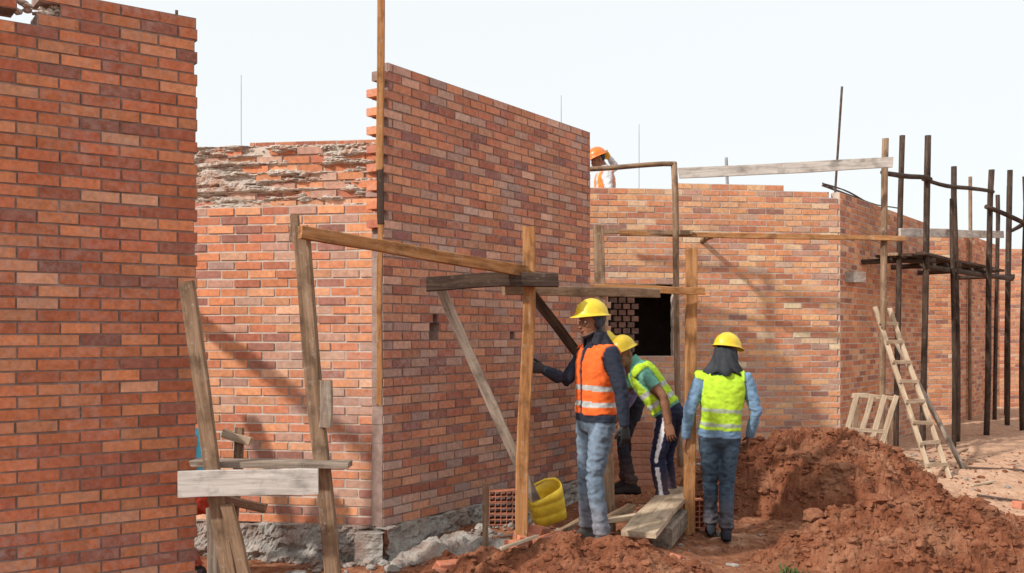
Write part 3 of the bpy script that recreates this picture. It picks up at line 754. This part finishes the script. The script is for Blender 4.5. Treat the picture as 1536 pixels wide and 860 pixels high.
def person(loc, J, f, cols, helmet, headf, headup=(0, 0, 1), hood=None, flap=None, gloves=(None, None), hands=None, short=False, vest=True, stripe=None, seed=0, bulk=1.0, hem=.10, tuck=0.0):
    root = empty('construction_worker')
    P = {k: np.array(v, float)+np.array(loc) for k, v in J.items()}
    f = nrm((f[0], f[1], 0)); l = np.cross((0, 0, 1), f)
    a = Acc()
    pel, neck = P['pelvis'], P['neck']
    sp = nrm(neck-pel); Ls = np.linalg.norm(neck-pel)
    ls = nrm(P['shL']-P['shR']); lh = nrm(P['hipL']-P['hipR'])
    rings = []
    for t, rx, ry in ((-.20, .08, .07), (-.16, .13, .098), (-.06, .155, .115), (.06, .155, .116), (.22, .146, .112), (.4, .15, .115), (.6, .168, .122), (.76, .178, .120), (.87, .172, .105), (.94, .13, .088), (.99, .085, .072), (1.05, .06, .06), (1.15, .055, .055)):
        side = nrm(lh*(1-min(max(t, 0), 1))+ls*min(max(t, 0), 1)); side = nrm(side-sp*(side@sp)); fw = np.cross(side, sp)
        c = pel+sp*Ls*t
        e = 2.5
        ring = []
        for k in range(24):
            q = 2*math.pi*k/24; cc, ss = math.cos(q), math.sin(q)
            ring.append(c+side*rx*bulk*math.copysign(abs(cc)**(2/e), cc)+fw*ry*bulk*math.copysign(abs(ss)**(2/e), ss))
        rings.append(ring)
    a.add(lofted(rings))
    fw_t = np.cross(ls, sp)
    for S in 'LR':
        s, e, w = P['sh'+S], P['el'+S], P['wr'+S]
        s0 = s+(neck-s)*.35-np.array([0, 0, .03])
        a.add(tube_np([s0, s, s*.75+e*.25, s*.4+e*.6, e, e*.7+w*.3, e*.3+w*.7, w], np.array([.062, .066, .06, .054, .048, .047, .040, .033])*bulk, 14, ref=tuple(f)))
        h, k, n_ = P['hip'+S], P['kn'+S], P['an'+S]
        a.add(tube_np([h+np.array([0, 0, .06]), h, h*.7+k*.3, h*.35+k*.65, k, k*.7+n_*.3, k*.35+n_*.65, n_+np.array([0, 0, .01])], np.array([.082, .09, .085, .071, .060, .061, .055, .050]), 16, ref=tuple(f)))
        tf_ = P.get('toe'+S); tf_ = nrm((tf_-P['an'+S])*np.array([1, 1, 0])) if tf_ is not None else f
        base_ = P['an'+S].copy(); base_[2] -= .075
        sd = np.cross((0, 0, 1), tf_); rr = []
        for y, hx, zt in ((-.075, .025, .05), (-.065, .036, .085), (-.02, .042, .11), (.04, .043, .095), (.10, .047, .065), (.15, .045, .05), (.18, .03, .038), (.19, .012, .025)):
            r_ = []
            for k2 in range(14):
                q = 2*math.pi*k2/14; cx = math.cos(q); sz_ = math.sin(q)
                r_.append(base_+tf_*y+sd*hx*math.copysign(abs(cx)**.7, cx)+np.array([0, 0, zt*.5+zt*.5*math.copysign(abs(sz_)**.7, sz_)]))
            rr.append(r_)
        a.add(lofted(rr))
    V, N, F = do_remesh(a.V, a.F, .0090, 3)
    bones = [('torso', pel-sp*.05, neck, .15)]
    for S in 'LR':
        bones += [('ua'+S, P['sh'+S], P['el'+S], .062), ('fa'+S, P['el'+S], P['wr'+S], .045), ('th'+S, P['hip'+S], P['kn'+S], .085), ('ca'+S, P['kn'+S], P['an'+S]+np.array([0, 0, .03]), .06)]
    best = np.full(len(V), 9e9); lab = np.zeros(len(V), int); tt = np.zeros(len(V)); off = np.zeros((len(V), 3))
    for bi, (nme, p, q, r) in enumerate(bones):
        d = q-p; L2 = d@d; t = np.clip(((V-p)@d)/L2, 0, 1); o_ = V-(p+t[:, None]*d); dist = np.linalg.norm(o_, axis=1)/r
        m = dist < best; best[m] = dist[m]; lab[m] = bi; tt[m] = t[m]; off[m] = o_[m]
    T = ((V-pel)@sp)/Ls
    lat_ = (V-pel)@ls; fr_ = (V-pel)@fw_t
    C_ = np.tile(np.array([cols['trousers']]), (len(V), 1)).astype(float)
    disp = np.zeros(len(V))
    names = [b[0] for b in bones]
    isT = lab == 0
    legs = np.isin(lab, [i for i, n_ in enumerate(names) if n_[:2] in ('th', 'ca')])
    arms = np.isin(lab, [i for i, n_ in enumerate(names) if n_[:2] in ('ua', 'fa')])
    upper = (isT | (legs & (T > hem))) & (T > hem)
    shirt_low = (isT | legs) & (T > hem-tuck) & (T <= hem)
    C_[shirt_low] = cols['shirt']; disp[shirt_low] = .008
    C_[upper] = cols['shirt']
    C_[arms] = cols['shirt']
    if short:
        for S in 'LR':
            C_[(lab == names.index('fa'+S))] = cols['skin']; m = (lab == names.index('ua'+S)) & (tt > .62); C_[m] = cols['skin']; disp[m] = -.009
            disp[lab == names.index('fa'+S)] = -.007
    if vest:
        ua = np.isin(lab, [i for i, n_ in enumerate(names) if n_[:2] == 'ua'])
        vm = (upper & (T < .985)) | (ua & (tt < .04) & (np.abs(lat_) < .20))
        front_open = (fr_ > .03) & (np.abs(lat_) < .018+.10*np.clip(T-.72, 0, 1))
        vneck = (T > .93) & (np.abs(lat_) < .075)
        vm = vm & ~front_open & ~vneck
        C_[vm] = cols['vest']; disp[vm] = .015
        for (a0, b0) in cols.get('bands', ((.22, .30), (.44, .52))):
            m = vm & (T > a0) & (T < b0); C_[m] = cols['tape']
        if cols.get('vtape', True):
            m = vm & (T > .52) & (np.abs(np.abs(lat_)-.10) < .022); C_[m] = cols['tape']
    for S in 'LR':
        n_ = P['an'+S]; m = (np.linalg.norm((V-n_)[:, :2], axis=1) < .23) & (V[:, 2] < n_[2]+.03) & legs & ((lab == names.index('ca'+S)))
        C_[m] = cols['shoes']
        sole = m & (V[:, 2] < n_[2]-.055); C_[sole] = np.array(cols['shoes'])*.4
        hemm = (lab == names.index('ca'+S)) & (V[:, 2] > n_[2]+.03) & (V[:, 2] < n_[2]+.10); disp[hemm] += .008
        dm_ = (lab == names.index('ca'+S)) & ~m; w_ = np.clip(1-(V[:, 2]-n_[2])/.32, 0, 1)*.35
        C_[dm_] = C_[dm_]*(1-w_[dm_][:, None])+np.array([.26, .14, .09])*w_[dm_][:, None]
    if stripe is not None:
        for S, sg in (('L', 1), ('R', -1)):
            m = np.isin(lab, [names.index('th'+S), names.index('ca'+S)]) & (V[:, 2] > P['an'+S][2]+.03) & (T < hem)
            o_ = off/np.maximum(1e-5, np.linalg.norm(off, axis=1))[:, None]
            C_[m & ((o_@l)*sg > .955)] = stripe
    fold = np.empty(len(V))
    for i, p in enumerate(V):
        q = Vector(p)
        fold[i] = noise.noise((q.x*9+seed, q.y*9, q.z*17))*.6+noise.noise((q.x*22+seed, q.y*22, q.z*34+9))*.4
    fold = 1-2*np.abs(fold)
    shoes = (C_ == np.array(cols['shoes'])).all(1)
    near = np.zeros(len(V))
    for k in ('knL', 'knR', 'elL', 'elR', 'hipL', 'hipR', 'anL', 'anR'):
        near = np.maximum(near, np.exp(-np.linalg.norm(V-P[k]-np.array([0, 0, .03]), axis=1)**2/.018))
    amp = np.where(legs & ~shoes, .012, np.where(arms, .009, .009))*(.75+.8*near); amp[shoes] = .001
    if short: amp[(C_ == np.array(cols['skin'])).all(1)] = 0
    W = V+N*(disp+amp*(fold-.5))[:, None]
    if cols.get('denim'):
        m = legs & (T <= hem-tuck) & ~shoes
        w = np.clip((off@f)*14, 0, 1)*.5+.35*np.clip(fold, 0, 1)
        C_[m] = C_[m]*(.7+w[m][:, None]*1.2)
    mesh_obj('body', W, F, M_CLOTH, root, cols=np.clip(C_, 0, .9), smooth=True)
    M, hp = make_head(root, P['head'], headf, headup, cols['skin'], helmet, hood)
    if hood is not None or flap is not None:
        cc = flap if flap is not None else hood
        rr = []
        top_dz = .03 if flap is not None else -.075
        prof = ((0, .086, .10), (.2, .09, .102), (.4, .098, .105), (.6, .108, .108), (.8, .13, .112), (1, .155, .12)) if flap is not None else ((0, .080, .09), (.2, .084, .092), (.45, .086, .094), (.75, .095, .096), (1, .12, .10))
        for t, rx, ry in prof:
            cpt = (hp+M[2]*top_dz)*(1-t)+(neck-np.array([0, 0, .02]))*t-M[1]*.012
            rt = nrm(M[0]*(1-t)+(-ls)*t); fw = nrm(M[1]*(1-t)+fw_t*t)
            half = (105+30*t) if flap is not None else (115+45*t)
            r_ = []
            for k in range(40):
                q = math.radians(-90-half+2*half*k/39)
                wv = 1+(.03+.07*t)*math.sin(k*1.05+t*2.2+seed)+.03*math.sin(k*2.3)
                dz = np.array([0, 0, .018*t*math.sin(k*.8+1)])
                r_.append(cpt+rt*rx*math.cos(q)*wv+fw*ry*math.sin(q)*wv+dz)
            rr.append(r_)
        v = [p for r in rr for p in r]; ff = []
        for i in range(len(rr)-1):
            for k in range(39): ff.append([i*40+k, i*40+k+1, (i+1)*40+k+1, (i+1)*40+k])
        o = mesh_obj('neck_cloth', v, ff, M_CLOTH, root, cols=np.tile(np.array([cc]), (len(v), 1)), smooth=True)
        so = o.modifiers.new('s', 'SOLIDIFY'); so.thickness = .006
    for i, S in enumerate('LR'):
        w, e = P['wr'+S], P['el'+S]; d = nrm(w-e)
        hd = (hands or {}).get(S, {})
        dd = hd.get('dir', d); bk = hd.get('back', (l if S == 'L' else -l)); curl = hd.get('curl', .45)
        sgn = hd.get('thumb', 1 if S == 'R' else -1)
        if 'dir' not in hd:
            x = np.cross(nrm(dd), nrm(np.array(bk)-nrm(dd)*(np.array(bk)@nrm(dd))))
            sgn = 1 if x@f > 0 else -1
        make_hand(root, 'hand_'+S.lower(), w-nrm(dd)*.005, dd, bk, sgn, curl, gloves[i] or cols['skin'])
    return root

SK1 = (.24, .115, .068)
LIME = (.48, .74, .045); ORG = (.85, .15, .03); TAPE = (.46, .48, .47)
z0 = .20
person((.608, 7.3, z0), dict(pelvis=(0, 0, .93), neck=(.02, 0, 1.47), head=(-.03, -.02, 1.63),
    shL=(.10, -.165, 1.40), elL=(.165, -.235, 1.13), wrL=(.185, -.25, .89), shR=(-.06, .165, 1.40), elR=(-.215, .06, 1.20), wrR=(-.385, -.075, 1.29),
    hipL=(.043, -.085, .89), hipR=(-.043, .085, .89), knL=(-.015, -.105, .50), knR=(-.06, .075, .50), anL=(.045, -.12, .075), anR=(-.05, .14, .085)),
    (-.9, -.45), dict(shirt=(.022, .028, .045), vest=ORG, trousers=(.115, .155, .205), shoes=(.10, .09, .085), skin=SK1, tape=TAPE, denim=True, vtape=False, bands=((.16, .23), (.38, .45))),
    M_HELM_Y, (-.86, -.50, -.04), hood=(.03, .033, .045), gloves=((.015, .015, .017), (.03, .025, .025)),
    hands={'R': dict(dir=(-.88, -.30, .18), back=(.05, -1, .1), curl=.22, thumb=1)}, seed=3, hem=.06, tuck=.10)
person((1.39, 8.8, .2), dict(pelvis=(0, 0, .84), neck=(-.29, .08, 1.27), head=(-.40, .06, 1.365),
    shL=(-.27, -.085, 1.215), elL=(-.08, -.17, 1.0), wrL=(-.04, -.20, .76), shR=(-.28, .23, 1.21), elR=(-.40, .17, .97), wrR=(-.42, .05, .76),
    hipL=(-.04, -.085, .81), hipR=(.04, .085, .81), knL=(-.13, -.12, .45), knR=(-.02, .09, .45), anL=(-.08, -.14, .08), anR=(.03, .12, .08)),
    (-.9, .3), dict(shirt=(.16, .42, .33), vest=LIME, trousers=(.018, .022, .055), shoes=(.03, .025, .022), skin=SK1, tape=TAPE, vtape=False),
    M_HELM_Y, (-.78, -.55, -.32), headup=(-.3, -.1, .9), short=True, stripe=(.75, .75, .78), seed=8, hem=.12, tuck=.04)
person((1.09, 9.4, .25), dict(pelvis=(.05, 0, .86), neck=(-.10, 0, 1.25), head=(-.21, -.02, 1.36),
    shL=(-.04, -.18, 1.20), elL=(.02, -.24, .95), wrL=(-.10, -.28, .76), shR=(-.10, .18, 1.20), elR=(-.22, .2, .96), wrR=(-.38, .1, .85),
    hipL=(.05, -.09, .83), hipR=(.05, .09, .83), knL=(-.05, -.1, .46), knR=(-.03, .1, .46), anL=(.03, -.12, .08), anR=(.0, .14, .08)),
    (-1, .05), dict(shirt=(.26, .24, .46), vest=(.78, .10, .04), trousers=(.03, .03, .045), shoes=(.04, .03, .03), skin=SK1, tape=TAPE),
    M_HELM_Y, (-.85, -.1, -.5), headup=(-.4, 0, .8), seed=12, hem=.1)
person((1.745, 8.4, float(gh(1.745, 8.4))), dict(pelvis=(0, 0, .87), neck=(.03, -.01, 1.40), head=(.065, .01, 1.555),
    shL=(-.155, .01, 1.335), elL=(-.255, -.01, 1.07), wrL=(-.275, .07, .83), shR=(.215, -.03, 1.335), elR=(.295, -.05, 1.07), wrR=(.265, .06, .84),
    hipL=(-.085, 0, .85), hipR=(.085, 0, .85), knL=(-.07, .05, .46), knR=(.055, -.01, .46), anL=(-.055, .09, .085), anR=(.035, -.10, .075)),
    (.15, .98), dict(shirt=(.17, .28, .42), vest=LIME, trousers=(.05, .078, .115), shoes=(.03, .03, .04), skin=SK1, tape=(.42, .50, .36), denim=True, vtape=False, bands=((.13, .19), (.36, .42))),
    M_HELM_Y, (.75, .62, -.15), flap=(.045, .05, .06), seed=15, hem=.08, tuck=.12, bulk=1.03)
person((1.12, 13.0, 2.5), dict(pelvis=(.1, 0, .86), neck=(.08, 0, 1.36), head=(-.0, 0, 1.50),
    shL=(.10, -.17, 1.31), elL=(.12, -.24, 1.05), wrL=(.0, -.2, .85), shR=(.08, .17, 1.31), elR=(.25, .2, 1.45), wrR=(.15, .1, 1.55),
    hipL=(.1, -.09, .84), hipR=(.1, .09, .84), knL=(.05, -.1, .46), knR=(.06, .1, .46), anL=(.1, -.12, .08), anR=(.1, .12, .08)),
    (-1, .0), dict(shirt=(.65, .65, .68), vest=(.85, .25, .05), trousers=(.05, .05, .08), shoes=(.04, .03, .03), skin=SK1, tape=TAPE),
    M_HELM_O, (-.9, -.2, -.4), gloves=(None, (.7, .35, .03)), seed=22)
person((-2.09, 6.95, .0), dict(pelvis=(-.06, 0, .62), neck=(-.20, 0, 1.08), head=(-.31, 0, 1.2),
    shL=(-.18, -.18, 1.02), elL=(-.33, -.2, .8), wrL=(-.55, -.15, .75), shR=(-.18, .18, 1.02), elR=(-.33, .2, .8), wrR=(-.55, .15, .75),
    hipL=(-.06, -.09, .58), hipR=(-.06, .09, .58), knL=(-.40, -.14, .50), knR=(-.40, .14, .50), anL=(-.15, -.13, .08), anR=(-.15, .13, .08)),
    (-1, .0), dict(shirt=(.10, .45, .62), vest=ORG, trousers=(.5, .06, .03), shoes=(.04, .03, .03), skin=SK1, tape=TAPE),
    M_HELM_Y, (-.9, 0, -.4), vest=False, seed=30, hem=.12, tuck=.1)

# ------------------------------------------------------------------ light
Ld = Vector((1.43, 1.0, -1.32)).normalized()
sun = bpy.data.lights.new('sun', 'SUN'); sun.energy = 4.0; sun.angle = math.radians(2.2); sun.color = (1, .945, .86)
so = bpy.data.objects.new('sun', sun); link(so); so.rotation_euler = Ld.to_track_quat('-Z', 'Y').to_euler()
so.location = (-8, -6, 10)
w = bpy.data.worlds.new("World"); scene.world = w; w.use_nodes = True
nt = w.node_tree; bg = nt.nodes['Background']
sky = nt.nodes.new('ShaderNodeTexSky'); sky.sky_type = 'NISHITA'; sky.sun_disc = False
el = math.asin(-Ld.z); sky.sun_elevation = el
sky.sun_rotation = math.atan2(-Ld.x, -Ld.y)
sky.air_density = 1; sky.dust_density = 3; sky.ozone_density = 1
mx = nt.nodes.new('ShaderNodeMixRGB'); mx.inputs[0].default_value = .84
nt.links.new(sky.outputs[0], mx.inputs[1]); mx.inputs[2].default_value = (8.1, 8.35, 8.35, 1)
nt.links.new(mx.outputs[0], bg.inputs[0]); bg.inputs[1].default_value = .13

# ------------------------------------------------------------------ camera
cam = bpy.data.cameras.new('camera'); co = bpy.data.objects.new('camera', cam); link(co)
co.location = (0, 0, 1.75); co.rotation_euler = (math.pi/2, 0, 0)
cam.sensor_width = 36; cam.lens = 36*1500/1536; cam.shift_y = 70/1536; cam.clip_end = 3000; cam.clip_start = .05
scene.camera = co
scene.view_settings.view_transform = 'Standard'; scene.view_settings.look = 'None'; scene.view_settings.exposure = 0
